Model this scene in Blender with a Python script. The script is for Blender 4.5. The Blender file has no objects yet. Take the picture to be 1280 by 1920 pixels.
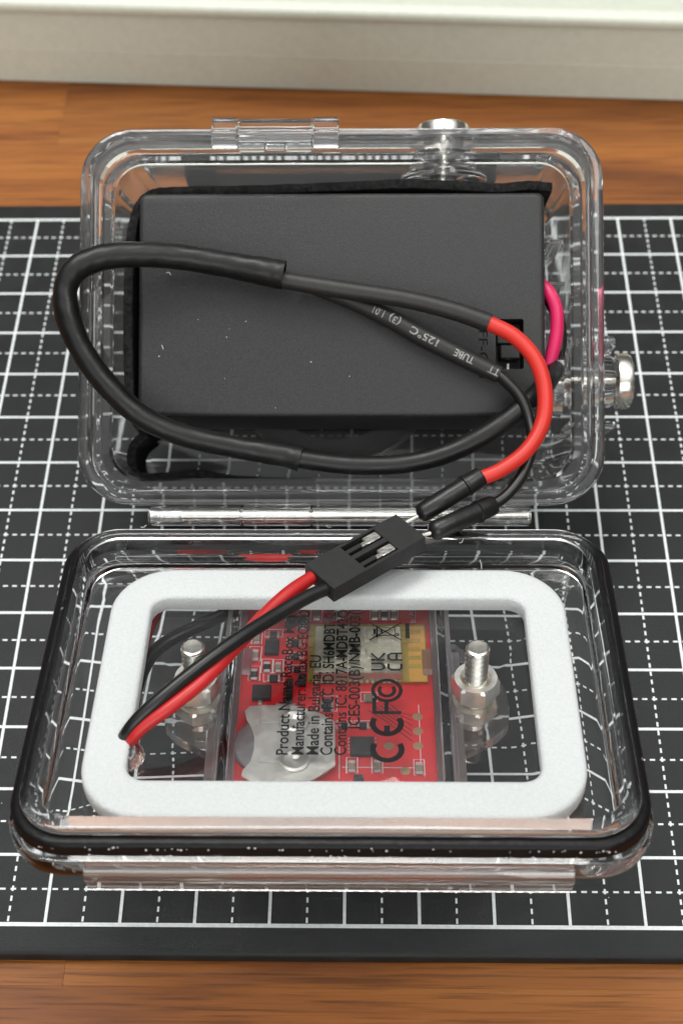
import bpy, bmesh, math, random
from mathutils import Vector, Matrix
random.seed(7)
S = 0.01                                   # all lengths below are centimetres; the scene is in metres
sc = bpy.context.scene
COL = sc.collection

# ------------------------------------------------------------------ camera
CAM = Vector((5.35713507, -7.84577233, 19.1988187))
RIGHT = Vector((0.999801012, 0.0127457942, -0.0153454067))
DOWN = Vector((7.18305157e-04, -0.791760485, -0.610831252))
FWD = Vector((-0.0199354161, 0.610698681, -0.791612089))
FPX = 2815.945                             # focal length in pixels of a 1280 x 1920 picture
cd = bpy.data.cameras.new('camera')
cd.sensor_fit = 'VERTICAL'; cd.sensor_height = 36.0; cd.sensor_width = 24.0
cd.lens = FPX / 1920 * 36.0
cd.clip_start = 0.005; cd.clip_end = 50
cd.dof.use_dof = True; cd.dof.focus_distance = 20.2 * S
cd.dof.aperture_fstop = cd.lens * 1e-3 / (0.17 * S)
cam = bpy.data.objects.new('camera', cd); COL.objects.link(cam)
cam.matrix_world = Matrix((
    (RIGHT.x, -DOWN.x, -FWD.x, CAM.x * S),
    (RIGHT.y, -DOWN.y, -FWD.y, CAM.y * S),
    (RIGHT.z, -DOWN.z, -FWD.z, CAM.z * S),
    (0, 0, 0, 1)))
sc.camera = cam

# ------------------------------------------------------------------ light: a bright room, ceiling lamps overhead
w = bpy.data.worlds.new('World'); sc.world = w; w.use_nodes = True
wn = w.node_tree.nodes; wl = w.node_tree.links
bg = wn['Background']
tcw = wn.new('ShaderNodeTexCoord'); sep = wn.new('ShaderNodeSeparateXYZ'); rmp = wn.new('ShaderNodeValToRGB')
wl.new(tcw.outputs['Generated'], sep.inputs[0]); wl.new(sep.outputs['Z'], rmp.inputs['Fac'])
rmp.color_ramp.elements[0].position = 0.55; rmp.color_ramp.elements[0].color = (0.085, 0.085, 0.085, 1)
rmp.color_ramp.elements[1].position = 0.85; rmp.color_ramp.elements[1].color = (0.98, 1.0, 1.0, 1)
wl.new(rmp.outputs['Color'], bg.inputs['Color'])
bg.inputs['Strength'].default_value = 1.0

def area(name, loc, target, sx, sy, power, col):
    ld = bpy.data.lights.new(name, 'AREA'); ld.shape = 'RECTANGLE'; ld.size = sx; ld.size_y = sy
    ld.energy = power; ld.color = col
    o = bpy.data.objects.new(name, ld); COL.objects.link(o)
    o.location = loc
    d = Vector(target) - Vector(loc)
    o.rotation_euler = d.to_track_quat('-Z', 'Y').to_euler()
    return o
area('ceiling_lamp', (-0.25, 0.55, 1.6), (0.05, 0.06, 0), 1.1, 0.45, 15.0, (1.0, 0.985, 0.95))
area('ceiling_lamp', (0.75, -0.15, 1.6), (0.05, 0.06, 0), 0.9, 0.35, 5.0, (1.0, 0.98, 0.94))
area('added_front_fill', (0.15, -1.7, 0.85), (0.05, 0.08, 0), 1.8, 1.0, 15.0, (1.0, 0.99, 0.97))  # added fill behind the camera to lift the cream case front, no known window

sc.view_settings.view_transform = 'Standard'; sc.view_settings.look = 'None'
sc.view_settings.exposure = 0.22; sc.view_settings.gamma = 1.0
sc.view_settings.use_curve_mapping = False
sc.render.engine = 'CYCLES'
cy = sc.cycles
cy.max_bounces = 24; cy.transmission_bounces = 20; cy.glossy_bounces = 10; cy.diffuse_bounces = 4; cy.transparent_max_bounces = 16
cy.caustics_reflective = True; cy.caustics_refractive = True; cy.blur_glossy = 0.5
cy.use_denoising = True
cy.sample_clamp_indirect = 20.0

# ------------------------------------------------------------------ frames, pixels to points
class Frame:
    def __init__(self, o, tilt):
        c, s = math.cos(math.radians(tilt)), math.sin(math.radians(tilt))
        self.o = Vector(o); self.u = Vector((1, 0, 0)); self.v = Vector((0, c, s)); self.n = Vector((0, -s, c))
    def p(self, u, v, n=0.0):
        return self.o + self.u * u + self.v * v + self.n * n
    def px(self, x, y, n):                 # the point of plane n = const that photo pixel (x, y) looks at
        d = RIGHT * ((x - 640) / FPX) + DOWN * ((y - 960) / FPX) + FWD
        t = (self.o + self.n * n - CAM).dot(self.n) / d.dot(self.n)
        return CAM + d * t
    def loc(self, x, y, n):
        q = self.px(x, y, n) - self.o
        return q.dot(self.u), q.dot(self.v)
W0 = Frame((0, 0, 0), 0)                   # cutting mat, z = 0
HO = Frame((4.91, 5.42, 2.19), 34.7)       # rim plane of the case half, origin at the hinge side
LI = Frame((4.87, -0.54, 3.15), -11.6)     # flange plane of the lid, origin at its front edge
DESK = -0.22

# ------------------------------------------------------------------ object helpers
WLOC = {}
def empty(name, loc, label, cat, group=None):
    o = bpy.data.objects.new(name, None); COL.objects.link(o)
    o.empty_display_size = 0.01
    o.location = Vector(loc) * S; WLOC[o.name] = Vector(loc)
    o['label'] = label; o['category'] = cat
    if group: o['group'] = group
    return o
def mk(name, verts, faces, mat, parent=None, smooth=35, label=None, cat=None, group=None, kind=None, flip=False):
    vs = [Vector(v) for v in verts]
    lo = Vector((min(v.x for v in vs), min(v.y for v in vs), min(v.z for v in vs)))
    hi = Vector((max(v.x for v in vs), max(v.y for v in vs), max(v.z for v in vs)))
    c = (lo + hi) / 2
    me = bpy.data.meshes.new(name)
    me.from_pydata([tuple((v - c) * S) for v in vs], [], [tuple(reversed(f)) if flip else tuple(f) for f in faces])
    me.update(); me.validate()
    if smooth:
        me.polygons.foreach_set('use_smooth', [True] * len(me.polygons))
        me.set_sharp_from_angle(angle=math.radians(smooth))
    if mat: me.materials.append(mat)
    o = bpy.data.objects.new(name, me); COL.objects.link(o)
    o.location = c * S; WLOC[o.name] = c
    if parent:
        o.parent = parent; o.location = (c - WLOC[parent.name]) * S
    if label: o['label'] = label
    if cat: o['category'] = cat
    if group: o['group'] = group
    if kind: o['kind'] = kind
    return o

def rr(hw, hh, r, cu=0.0, cv=0.0, seg=8):
    r = min(r, hw - 1e-4, hh - 1e-4); out = []
    for (sx, sy, a0) in ((1, 1, 0), (-1, 1, 90), (-1, -1, 180), (1, -1, 270)):
        for k in range(seg + 1):
            a = math.radians(a0 + 90 * k / seg)
            out.append((cu + sx * (hw - r) + r * math.cos(a), cv + sy * (hh - r) + r * math.sin(a)))
    return out
def loft(loops, cap=True, ring=False):
    n = len(loops[0]); vs = [p for l in loops for p in l]; fs = []
    m = len(loops)
    for i in range(m if ring else m - 1):
        a, b = i * n, ((i + 1) % m) * n
        for k in range(n):
            k2 = (k + 1) % n
            fs.append((a + k, a + k2, b + k2, b + k))
    if cap and not ring:
        fs.append(tuple(reversed(range(n)))); fs.append(tuple(range((m - 1) * n, m * n)))
    return vs, fs
def rloft(F, prof, cu, cv, seg=8, ring=False):
    loops = [[F.p(u, v, n) for (u, v) in rr(hw, hh, r, cu, cv, seg)] for (hw, hh, r, n) in prof]
    return loft(loops, cap=not ring, ring=ring)
def rbox(F, u0, u1, v0, v1, n0, n1, r=0.02, ch=0.01, seg=3):
    cu, cv, hw, hh = (u0 + u1) / 2, (v0 + v1) / 2, abs(u1 - u0) / 2, abs(v1 - v0) / 2
    r = max(r, ch * 1.05)
    return rloft(F, [(hw - ch, hh - ch, max(r - ch, 1e-3), n0), (hw, hh, r, n0 + ch), (hw, hh, r, n1 - ch), (hw - ch, hh - ch, max(r - ch, 1e-3), n1)], cu, cv, seg)
def join(parts):
    V, Fc = [], []
    for vs, fs in parts:
        b = len(V); V += list(vs); Fc += [tuple(i + b for i in f) for f in fs]
    return V, Fc
def basis(ax):
    ax = ax.normalized(); t = Vector((0, 0, 1)) if abs(ax.z) < 0.9 else Vector((1, 0, 0))
    a = ax.cross(t).normalized(); return a, ax.cross(a).normalized()
def lathe(o, ax, prof, seg=32, closed=False, rot=0.0):
    ax = ax.normalized(); a, b = basis(ax)
    loops = []
    for (r, h) in prof:
        loops.append([o + ax * h + (a * math.cos(2 * math.pi * k / seg + rot) + b * math.sin(2 * math.pi * k / seg + rot)) * max(r, 1e-4) for k in range(seg)])
    return loft(loops, cap=not closed, ring=closed)
def spline(pts, per=10):
    P = [Vector(p[:3]) for p in pts]; R = [p[3] if len(p) > 3 else 0 for p in pts]
    out = []
    for i in range(len(P) - 1):
        p0 = P[i - 1] if i else P[0] * 2 - P[1]
        p3 = P[i + 2] if i + 2 < len(P) else P[-1] * 2 - P[-2]
        p1, p2 = P[i], P[i + 1]
        for k in range(per):
            t = k / per
            q = 0.5 * ((2 * p1) + (p2 - p0) * t + (2 * p0 - 5 * p1 + 4 * p2 - p3) * t * t + (3 * p1 - p0 - 3 * p2 + p3) * t ** 3)
            out.append((q, R[i] + (R[i + 1] - R[i]) * (t * t * (3 - 2 * t))))
    out.append((P[-1], R[-1])); return out
def tube(path, seg=16, cap=True, squash=None, hollow=0.0, wob=0.0):
    # path: list of (point, radius); squash=(factor, normal direction) flattens the section
    n = len(path); loops = []; up = None; frames = []
    for i in range(n):
        t = (path[min(i + 1, n - 1)][0] - path[max(i - 1, 0)][0]).normalized()
        if up is None: up = basis(t)[0]
        up = (up - t * up.dot(t)).normalized(); sd = t.cross(up); frames.append((t, up, sd))
    for i in range(n):
        p, r = path[i]; t, a, b = frames[i]; lp = []
        for k in range(seg):
            an = 2 * math.pi * k / seg
            rr_ = r * (1 + wob * math.sin(3 * an + i * 0.7) * math.sin(i * 0.53 + an))
            d = (a * math.cos(an) + b * math.sin(an)) * rr_
            if squash: d = d - squash[1] * d.dot(squash[1]) * (1 - squash[0])
            lp.append(p + d)
        loops.append(lp)
    if hollow:
        p, r = path[-1]; t, a, b = frames[-1]
        for (k_, dd) in ((0.8, 0.0), (0.78, -0.25)):
            loops.append([p + t * dd + (q - p) * k_ for q in loops[n - 1]])
    return loft(loops, cap=cap)
def text_mesh(body, size=1.0, bold=0.0, ext=0.0, align='LEFT'):
    cu = bpy.data.curves.new('lettering', 'FONT'); cu.body = body; cu.size = size; cu.offset = bold; cu.extrude = ext
    cu.align_x = align; cu.resolution_u = 3
    ob = bpy.data.objects.new('lettering', cu); COL.objects.link(ob)
    dg = bpy.context.evaluated_depsgraph_get(); me = bpy.data.meshes.new_from_object(ob.evaluated_get(dg))
    vs = [tuple(v.co) for v in me.vertices]; fs = [tuple(p.vertices) for p in me.polygons]
    bpy.data.objects.remove(ob); bpy.data.curves.remove(cu); bpy.data.meshes.remove(me)
    return vs, fs
def cut(o, cutters):
    dg0 = []
    for vs, fs in cutters:
        c = mk('cutter', vs, fs, None, smooth=0); dg0.append(c)
        m = o.modifiers.new('cut', 'BOOLEAN'); m.operation = 'DIFFERENCE'; m.object = c; m.solver = 'EXACT'
    bpy.context.view_layer.update()
    dg = bpy.context.evaluated_depsgraph_get()
    me = bpy.data.meshes.new_from_object(o.evaluated_get(dg))
    o.modifiers.clear(); old = o.data; nm = old.name; o.data = me; bpy.data.meshes.remove(old); me.name = nm
    me.polygons.foreach_set('use_smooth', [True] * len(me.polygons)); me.set_sharp_from_angle(angle=math.radians(35))
    for c in dg0:
        cm = c.data; bpy.data.objects.remove(c); bpy.data.meshes.remove(cm)
    return o

# ------------------------------------------------------------------ materials
def base_mat(name):
    m = bpy.data.materials.new(name); m.use_nodes = True
    return m, m.node_tree.nodes, m.node_tree.links, m.node_tree.nodes['Principled BSDF']
def simple(name, col, rough=0.5, metal=0.0, spec=0.5, noise=0.0, nscale=300, bump=0.0, bscale=800, coat=0.0, rvar=0.0):
    m, N, L, b = base_mat(name)
    b.inputs['Base Color'].default_value = (*col, 1); b.inputs['Roughness'].default_value = rough
    b.inputs['Metallic'].default_value = metal; b.inputs['Specular IOR Level'].default_value = spec
    b.inputs['Coat Weight'].default_value = coat
    tc = N.new('ShaderNodeTexCoord')
    if noise or rvar:
        nz = N.new('ShaderNodeTexNoise'); nz.inputs['Scale'].default_value = nscale; nz.inputs['Detail'].default_value = 6
        L.new(tc.outputs['Object'], nz.inputs['Vector'])
        if noise:
            rp = N.new('ShaderNodeValToRGB'); L.new(nz.outputs['Fac'], rp.inputs['Fac'])
            rp.color_ramp.elements[0].position = 0.3; rp.color_ramp.elements[1].position = 0.7
            rp.color_ramp.elements[0].color = (*[max(0, c * (1 - noise)) for c in col], 1)
            rp.color_ramp.elements[1].color = (*[min(1, c * (1 + noise)) for c in col], 1)
            L.new(rp.outputs['Color'], b.inputs['Base Color'])
        if rvar:
            mr = N.new('ShaderNodeMapRange'); L.new(nz.outputs['Fac'], mr.inputs['Value'])
            mr.inputs['From Min'].default_value = 0.3; mr.inputs['From Max'].default_value = 0.7
            mr.inputs['To Min'].default_value = max(0.02, rough - rvar); mr.inputs['To Max'].default_value = min(1, rough + rvar)
            L.new(mr.outputs['Result'], b.inputs['Roughness'])
    if bump:
        n2 = N.new('ShaderNodeTexNoise'); n2.inputs['Scale'].default_value = bscale; n2.inputs['Detail'].default_value = 4
        L.new(tc.outputs['Object'], n2.inputs['Vector'])
        bp = N.new('ShaderNodeBump'); bp.inputs['Strength'].default_value = bump; bp.inputs['Distance'].default_value = 0.0003
        L.new(n2.outputs['Fac'], bp.inputs['Height']); L.new(bp.outputs['Normal'], b.inputs['Normal'])
    return m
def clear(name, col=(0.97, 0.98, 0.98), rough=0.02, ior=1.49, bump=0.06, scale=120, haze=0.0):
    m, N, L, b = base_mat(name)
    b.inputs['Base Color'].default_value = (*col, 1); b.inputs['Roughness'].default_value = rough
    b.inputs['Transmission Weight'].default_value = 1.0; b.inputs['IOR'].default_value = ior
    tc = N.new('ShaderNodeTexCoord')
    nz = N.new('ShaderNodeTexNoise'); nz.inputs['Scale'].default_value = scale; nz.inputs['Detail'].default_value = 2
    L.new(tc.outputs['Object'], nz.inputs['Vector'])
    bp = N.new('ShaderNodeBump'); bp.inputs['Strength'].default_value = bump; bp.inputs['Distance'].default_value = 0.0005
    L.new(nz.outputs['Fac'], bp.inputs['Height']); L.new(bp.outputs['Normal'], b.inputs['Normal'])
    if haze:                               # moulded plastic scatters a little light
        tr = N.new('ShaderNodeBsdfTranslucent'); tr.inputs['Color'].default_value = (0.95, 0.96, 0.97, 1)
        mx = N.new('ShaderNodeMixShader'); mx.inputs[0].default_value = haze
        L.new(b.outputs[0], mx.inputs[1]); L.new(tr.outputs[0], mx.inputs[2]); L.new(mx.outputs[0], N['Material Output'].inputs['Surface'])
    return m
def specked(name, col, rough, spec, speck_col, scale, thr, bump=0.2, bscale=1500):
    m = simple(name, col, rough, 0, spec, bump=bump, bscale=bscale)
    N, L = m.node_tree.nodes, m.node_tree.links; b = N['Principled BSDF']
    tc = N.new('ShaderNodeTexCoord'); vo = N.new('ShaderNodeTexVoronoi'); vo.inputs['Scale'].default_value = scale
    L.new(tc.outputs['Object'], vo.inputs['Vector'])
    lt = N.new('ShaderNodeMath'); lt.operation = 'LESS_THAN'; lt.inputs[1].default_value = thr
    L.new(vo.outputs['Distance'], lt.inputs[0])
    sp = N.new('ShaderNodeSeparateColor'); L.new(vo.outputs['Color'], sp.inputs[0])
    g = N.new('ShaderNodeMath'); g.operation = 'GREATER_THAN'; g.inputs[1].default_value = 0.72; L.new(sp.outputs[0], g.inputs[0])
    mu = N.new('ShaderNodeMath'); mu.operation = 'MULTIPLY'; L.new(lt.outputs[0], mu.inputs[0]); L.new(g.outputs[0], mu.inputs[1])
    mx = N.new('ShaderNodeMix'); mx.data_type = 'RGBA'; mx.inputs['A'].default_value = (*col, 1); mx.inputs['B'].default_value = (*speck_col, 1)
    L.new(mu.outputs[0], mx.inputs['Factor']); L.new(mx.outputs['Result'], b.inputs['Base Color'])
    return m
def wood(name, dark, mid, light):
    m, N, L, b = base_mat(name)
    tc = N.new('ShaderNodeTexCoord'); oi = N.new('ShaderNodeObjectInfo')
    mp = N.new('ShaderNodeMapping'); mp.inputs['Scale'].default_value = (9, 90, 90)
    ad = N.new('ShaderNodeVectorMath'); ad.operation = 'ADD'
    ml = N.new('ShaderNodeVectorMath'); ml.operation = 'SCALE'; ml.inputs[0].default_value = (3.1, 1.7, 0.4)
    L.new(oi.outputs['Random'], ml.inputs['Scale'])
    L.new(tc.outputs['Object'], ad.inputs[0]); L.new(ml.outputs[0], ad.inputs[1]); L.new(ad.outputs[0], mp.inputs['Vector'])
    n1 = N.new('ShaderNodeTexNoise'); n1.inputs['Scale'].default_value = 1.0; n1.inputs['Detail'].default_value = 5; n1.inputs['Distortion'].default_value = 0.8
    L.new(mp.outputs[0], n1.inputs['Vector'])
    mp2 = N.new('ShaderNodeMapping'); mp2.inputs['Scale'].default_value = (60, 1900, 1900); L.new(ad.outputs[0], mp2.inputs['Vector'])
    n2 = N.new('ShaderNodeTexNoise'); n2.inputs['Scale'].default_value = 1.0; n2.inputs['Detail'].default_value = 4; L.new(mp2.outputs[0], n2.inputs['Vector'])
    rp = N.new('ShaderNodeValToRGB'); L.new(n1.outputs['Fac'], rp.inputs['Fac'])
    rp.color_ramp.elements[0].position = 0.32; rp.color_ramp.elements[0].color = (*dark, 1)
    rp.color_ramp.elements[1].position = 0.68; rp.color_ramp.elements[1].color = (*light, 1)
    e = rp.color_ramp.elements.new(0.48); e.color = (*mid, 1)
    rp2 = N.new('ShaderNodeValToRGB'); L.new(n2.outputs['Fac'], rp2.inputs['Fac'])
    rp2.color_ramp.elements[0].position = 0.34; rp2.color_ramp.elements[0].color = (0.45, 0.42, 0.4, 1)
    rp2.color_ramp.elements[1].position = 0.5; rp2.color_ramp.elements[1].color = (1, 1, 1, 1)
    mx = N.new('ShaderNodeMix'); mx.data_type = 'RGBA'; mx.blend_type = 'MULTIPLY'; mx.inputs['Factor'].default_value = 0.85
    L.new(rp.outputs['Color'], mx.inputs['A']); L.new(rp2.outputs['Color'], mx.inputs['B'])
    hv = N.new('ShaderNodeHueSaturation'); L.new(mx.outputs['Result'], hv.inputs['Color'])
    mr = N.new('ShaderNodeMapRange'); L.new(oi.outputs['Random'], mr.inputs['Value']); mr.inputs['To Min'].default_value = 0.82; mr.inputs['To Max'].default_value = 1.15
    L.new(mr.outputs['Result'], hv.inputs['Value'])
    L.new(hv.outputs['Color'], b.inputs['Base Color'])
    b.inputs['Roughness'].default_value = 0.5; b.inputs['Specular IOR Level'].default_value = 0.28
    bp = N.new('ShaderNodeBump'); bp.inputs['Strength'].default_value = 0.25; bp.inputs['Distance'].default_value = 0.0003
    L.new(n2.outputs['Fac'], bp.inputs['Height']); L.new(bp.outputs['Normal'], b.inputs['Normal'])
    return m

M_wood = wood('oiled_wood', (0.115, 0.033, 0.007), (0.28, 0.092, 0.017), (0.37, 0.138, 0.027))
M_mat = simple('mat_vinyl', (0.0125, 0.0140, 0.0145), 0.52, spec=0.32, noise=0.30, nscale=260, bump=0.25, bscale=5000, rvar=0.07)
M_print = simple('printed_line', (0.76, 0.80, 0.80), 0.5, noise=0.10, nscale=1500)
M_white = simple('cream_plastic', (0.70, 0.73, 0.62), 0.45, noise=0.04, nscale=600, bump=0.05, bscale=3000)
M_clear = clear('clear_polycarbonate', rough=0.03, bump=0.03, scale=110, haze=0.04, col=(0.985, 0.99, 0.99))
M_lid = clear('clear_acrylic_lid', rough=0.012, bump=0.015, scale=90, col=(0.992, 0.995, 0.995))
M_mod = clear('violet_clear_shell', col=(0.98, 0.972, 0.988), rough=0.012, bump=0.02, scale=300, ior=1.36)
M_lug = clear('violet_clear_lug', col=(0.97, 0.96, 0.985), rough=0.03, bump=0.05, scale=400, haze=0.10)
M_rail = clear('violet_frosted_rail', col=(0.93, 0.91, 0.97), rough=0.08, bump=0.1, scale=500, haze=0.45)
M_gasket = specked('gasket_rubber', (0.005, 0.005, 0.0055), 0.36, 0.22, (0.20, 0.20, 0.20), 420, 0.13, bump=0.30, bscale=900)
M_foamw = simple('white_foam', (0.63, 0.655, 0.655), 0.9, spec=0.15, noise=0.05, nscale=2600, bump=0.45, bscale=3800)
M_foamb = simple('black_foam', (0.016, 0.016, 0.016), 0.95, spec=0.15, noise=0.5, nscale=1200, bump=1.0, bscale=1600)
M_abs = simple('black_abs', (0.017, 0.018, 0.018), 0.44, noise=0.45, nscale=3200, bump=0.28, bscale=6500, rvar=0.08)
M_blackp = simple('black_plastic', (0.012, 0.012, 0.012), 0.45, bump=0.1, bscale=2500)
M_dup = simple('connector_plastic', (0.014, 0.014, 0.014), 0.6, noise=0.2, nscale=900, bump=0.15, bscale=3000)
M_sleeve = simple('heat_shrink', (0.0045, 0.0045, 0.0044), 0.40, spec=0.4, noise=0.25, nscale=250, bump=0.35, bscale=350, rvar=0.08)
M_sleeve2 = simple('grey_heat_shrink', (0.017, 0.016, 0.0155), 0.48, noise=0.12, nscale=500, bump=0.25, bscale=500)
M_boot = simple('pin_boot_rubber', (0.008, 0.008, 0.008), 0.36, bump=0.3, bscale=600)
M_red = simple('red_insulation', (0.62, 0.028, 0.018), 0.42, noise=0.08, nscale=200, bump=0.1, bscale=400)
M_dred = simple('dark_red_insulation', (0.50, 0.016, 0.016), 0.38, noise=0.08, nscale=200, bump=0.1, bscale=400)
M_pink = simple('magenta_insulation', (0.60, 0.012, 0.10), 0.4, noise=0.08, nscale=200)
M_bwire = simple('black_insulation', (0.008, 0.008, 0.008), 0.34, bump=0.1, bscale=400)
M_metal = simple('nickel_steel', (0.86, 0.83, 0.76), 0.24, metal=1.0, noise=0.06, nscale=700, rvar=0.06, bump=0.06, bscale=900)
M_nut = simple('zinc_steel', (0.90, 0.88, 0.82), 0.34, metal=1.0, noise=0.06, nscale=700, rvar=0.06, bump=0.1, bscale=900)
M_pin = simple('hinge_steel', (0.82, 0.80, 0.74), 0.22, metal=1.0, noise=0.08, nscale=900, rvar=0.06, bump=0.12, bscale=700)
M_knurl = simple('knurled_steel', (0.85, 0.83, 0.78), 0.3, metal=1.0, noise=0.3, nscale=900, bump=1.0, bscale=1500)
M_tin = simple('tinned_contact', (0.86, 0.84, 0.78), 0.3, metal=1.0, noise=0.15, nscale=900, bump=0.4, bscale=1200)
M_pcb = simple('red_solder_mask', (0.82, 0.016, 0.022), 0.3, noise=0.10, nscale=500)
M_pcbedge = simple('gold_pad', (0.44, 0.30, 0.16), 0.4, metal=0.4)
M_shield = simple('radio_shield', (0.58, 0.56, 0.45), 0.40, metal=0.6, noise=0.10, nscale=1200, bump=0.2, bscale=2000)
M_gold = simple('antenna_board', (0.46, 0.33, 0.05), 0.4, noise=0.1, nscale=800)
M_goldt = simple('antenna_trace', (0.72, 0.38, 0.06), 0.4)
M_silk = simple('white_silkscreen', (0.75, 0.70, 0.70), 0.6)
M_chip = simple('chip_epoxy', (0.018, 0.018, 0.020), 0.5, noise=0.15, nscale=1500)
M_cap = simple('capacitor_ceramic', (0.34, 0.28, 0.19), 0.5)
M_capend = simple('solder_end', (0.70, 0.68, 0.64), 0.35, metal=0.8)
M_clip = simple('coin_cell_clip', (0.66, 0.66, 0.60), 0.42, metal=0.55, noise=0.14, nscale=500, bump=0.25, bscale=900, rvar=0.08)
M_cell = simple('coin_cell_steel', (0.30, 0.29, 0.29), 0.45, metal=0.8, noise=0.08, nscale=900)
M_ink_shade = simple('black_ink_relief_shade', (0.005, 0.005, 0.005), 0.7, spec=0.15)  # label print, also the painted shade of the debossed switch letters
M_greyink = simple('grey_ink', (0.26, 0.255, 0.25), 0.6, noise=0.5, nscale=2200)
M_trace = simple('dark_red_trace', (0.30, 0.006, 0.010), 0.35)
M_glue = clear('hot_glue', col=(0.95, 0.95, 0.94), rough=0.18, ior=1.48, bump=0.5, scale=300)
M_lens = simple('dark_lens_ring', (0.05, 0.05, 0.052), 0.4)
M_dust = simple('lint', (0.75, 0.75, 0.73), 0.9)

# ------------------------------------------------------------------ the desk: edge-glued staves
desk = mk('desk_top', *rbox(W0, -40, 50, -30, 60, DESK - 2.5, DESK - 0.3, r=0.5, ch=0.05), M_wood, smooth=0, kind='structure')
jx, jy = W0.px(118, 1846, DESK).x, W0.px(60, 1848, DESK).y
WS = 4.3
k0 = -3
for row in range(k0, 9):
    y0 = jy + row * WS
    x = -40 + (7.0 * row % 19)
    if row == -1 or row == 0: x = jx - 30 if row == 0 else jx - 41
    while x < 50:
        ln = 30 if row == 0 else 22 + (row * 13 % 11)
        xe = x + ln
        st = mk('stave', *rbox(W0, x + 0.0006, xe - 0.0006, y0 + 0.0006, y0 + WS - 0.0006, DESK - 0.3, DESK, r=0.01, ch=0.003, seg=1), M_wood, desk, smooth=0)
        x = xe

# ------------------------------------------------------------------ cutting mat
mat_o = empty('cutting_mat', (4.9, 7.0, DESK), 'black cutting mat with white centimetre grid lying on the wooden desk', 'cutting mat')
mk('mat_sheet', *rloft(W0, [(10.85, 7.38, 0.3, DESK), (10.9, 7.43, 0.35, DESK + 0.03), (10.9, 7.43, 0.35, -0.06), (10.88, 7.41, 0.33, -0.02), (10.84, 7.37, 0.3, 0.0)], 4.9, 7.015), M_mat, mat_o, smooth=50)
gz = 0.0025
V, Fc = [], []
def quad(x0, x1, y0, y1, z):
    b = len(V); V.extend([(x0, y0, z), (x1, y0, z), (x1, y1, z), (x0, y1, z)]); Fc.append((b, b + 1, b + 2, b + 3))
X0, X1 = -5, 15
for j in range(0, 15):
    hw = 0.028 if j in (0, 14) else 0.022
    quad(X0, X1, j - hw, j + hw, gz)
for i in range(X0, X1 + 1): quad(i - 0.021, i + 0.021, 0, 14, gz + 0.0012)
mk('solid_grid', V, Fc, M_print, mat_o, smooth=0)
V, Fc = [], []
PT = 1 / 7.0
for j in range(0, 14):
    for k in range(int((X1 - X0) * 7)):
        x = X0 + (k + 0.28) * PT; quad(x, x + 0.075, j + 0.5 - 0.014, j + 0.5 + 0.014, gz)
for i in range(X0, X1):
    for k in range(14 * 7):
        y = (k + 0.28) * PT; quad(i + 0.5 - 0.014, i + 0.5 + 0.014, y, y + 0.075, gz + 0.0012)
mk('dashed_grid', V, Fc, M_print, mat_o, smooth=0)

# ------------------------------------------------------------------ cream box along the back of the desk
a = W0.px(0, 152, DESK); b_ = W0.px(1280, 190, DESK)
dx = (b_ - a).normalized(); dyv = Vector((-dx.y, dx.x, 0))
class FB(Frame):
    def __init__(self): self.o = Vector((a.x, a.y, DESK)); self.u = dx; self.v = dyv; self.n = Vector((0, 0, 1))
BK = FB()
wb = empty('cream_case', tuple(BK.p(7, 3, 0)), 'long cream plastic case standing on the desk behind the cutting mat', 'case')
def prof_x(F, prof, u0, u1, m):
    vs, fs = loft([[F.p(u0, v, n) for v, n in prof], [F.p(u1, v, n) for v, n in prof]]); return vs, fs
mk('lower_half', *prof_x(BK, [(0.03, 0.0), (0.0, 0.03), (-0.012, 0.824), (-0.002, 0.835), (9, 0.835), (9, 0)], -14, 30, None), M_white, wb, smooth=30)
mk('upper_half', *prof_x(BK, [(-0.002, 0.836), (-0.012, 0.846), (0.0, 1.62), (0.05, 1.665), (9, 1.665), (9, 0.836)], -14, 30, None), M_white, wb, smooth=30)
mk('lid_rim', *prof_x(BK, [(0.08, 1.666), (-0.03, 1.69), (-0.06, 1.74), (-0.06, 1.86), (-0.02, 1.93), (0.06, 1.96), (0.28, 1.95), (0.34, 1.90), (9, 1.90), (9, 1.666)], -14, 30, None), M_white, wb, smooth=40)

# ------------------------------------------------------------------ clear case: housing half
HC = 2.745
case = empty('clear_waterproof_case', tuple(HO.p(0, 0, -2.5)), 'clear plastic waterproof camera case lying open on the cutting mat', 'camera case')
shell = mk('housing_shell', *rloft(HO, [
    (3.20, 2.30, 0.42, -2.50), (3.34, 2.42, 0.52, -2.46), (3.40, 2.47, 0.55, -2.36),
    (3.53, 2.49, 0.58, -0.64), (3.56, 2.52, 0.60, -0.60), (3.74, 2.69, 0.70, -0.60), (3.79, 2.735, 0.74, -0.55),
    (3.80, 2.745, 0.75, -0.30), (3.80, 2.745, 0.75, -0.05), (3.785, 2.73, 0.735, -0.015), (3.75, 2.695, 0.70, 0.0),
    (3.65, 2.60, 0.62, 0.0), (3.62, 2.57, 0.60, -0.02), (3.61, 2.56, 0.59, -0.05),
    (3.58, 2.53, 0.57, -0.36), (3.55, 2.50, 0.55, -0.40),
    (3.41, 2.385, 0.50, -0.40), (3.37, 2.345, 0.47, -0.43),
    (3.24, 2.26, 0.42, -2.18), (3.20, 2.22, 0.40, -2.25), (3.12, 2.14, 0.34, -2.28)], 0, HC, seg=12), M_clear, case, smooth=28, label='clear box half with rounded double rim')
# lens port under the box
mk('lens_port', *lathe(HO.p(-0.15, 2.55, -2.499), -HO.n, [(1.75, 0.0), (1.80, 0.03), (1.78, 0.62), (1.70, 0.685), (1.45, 0.685), (1.42, 0.65), (1.40, 0.05), (1.38, 0.0)], 48, closed=True), M_lens, case)
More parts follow.
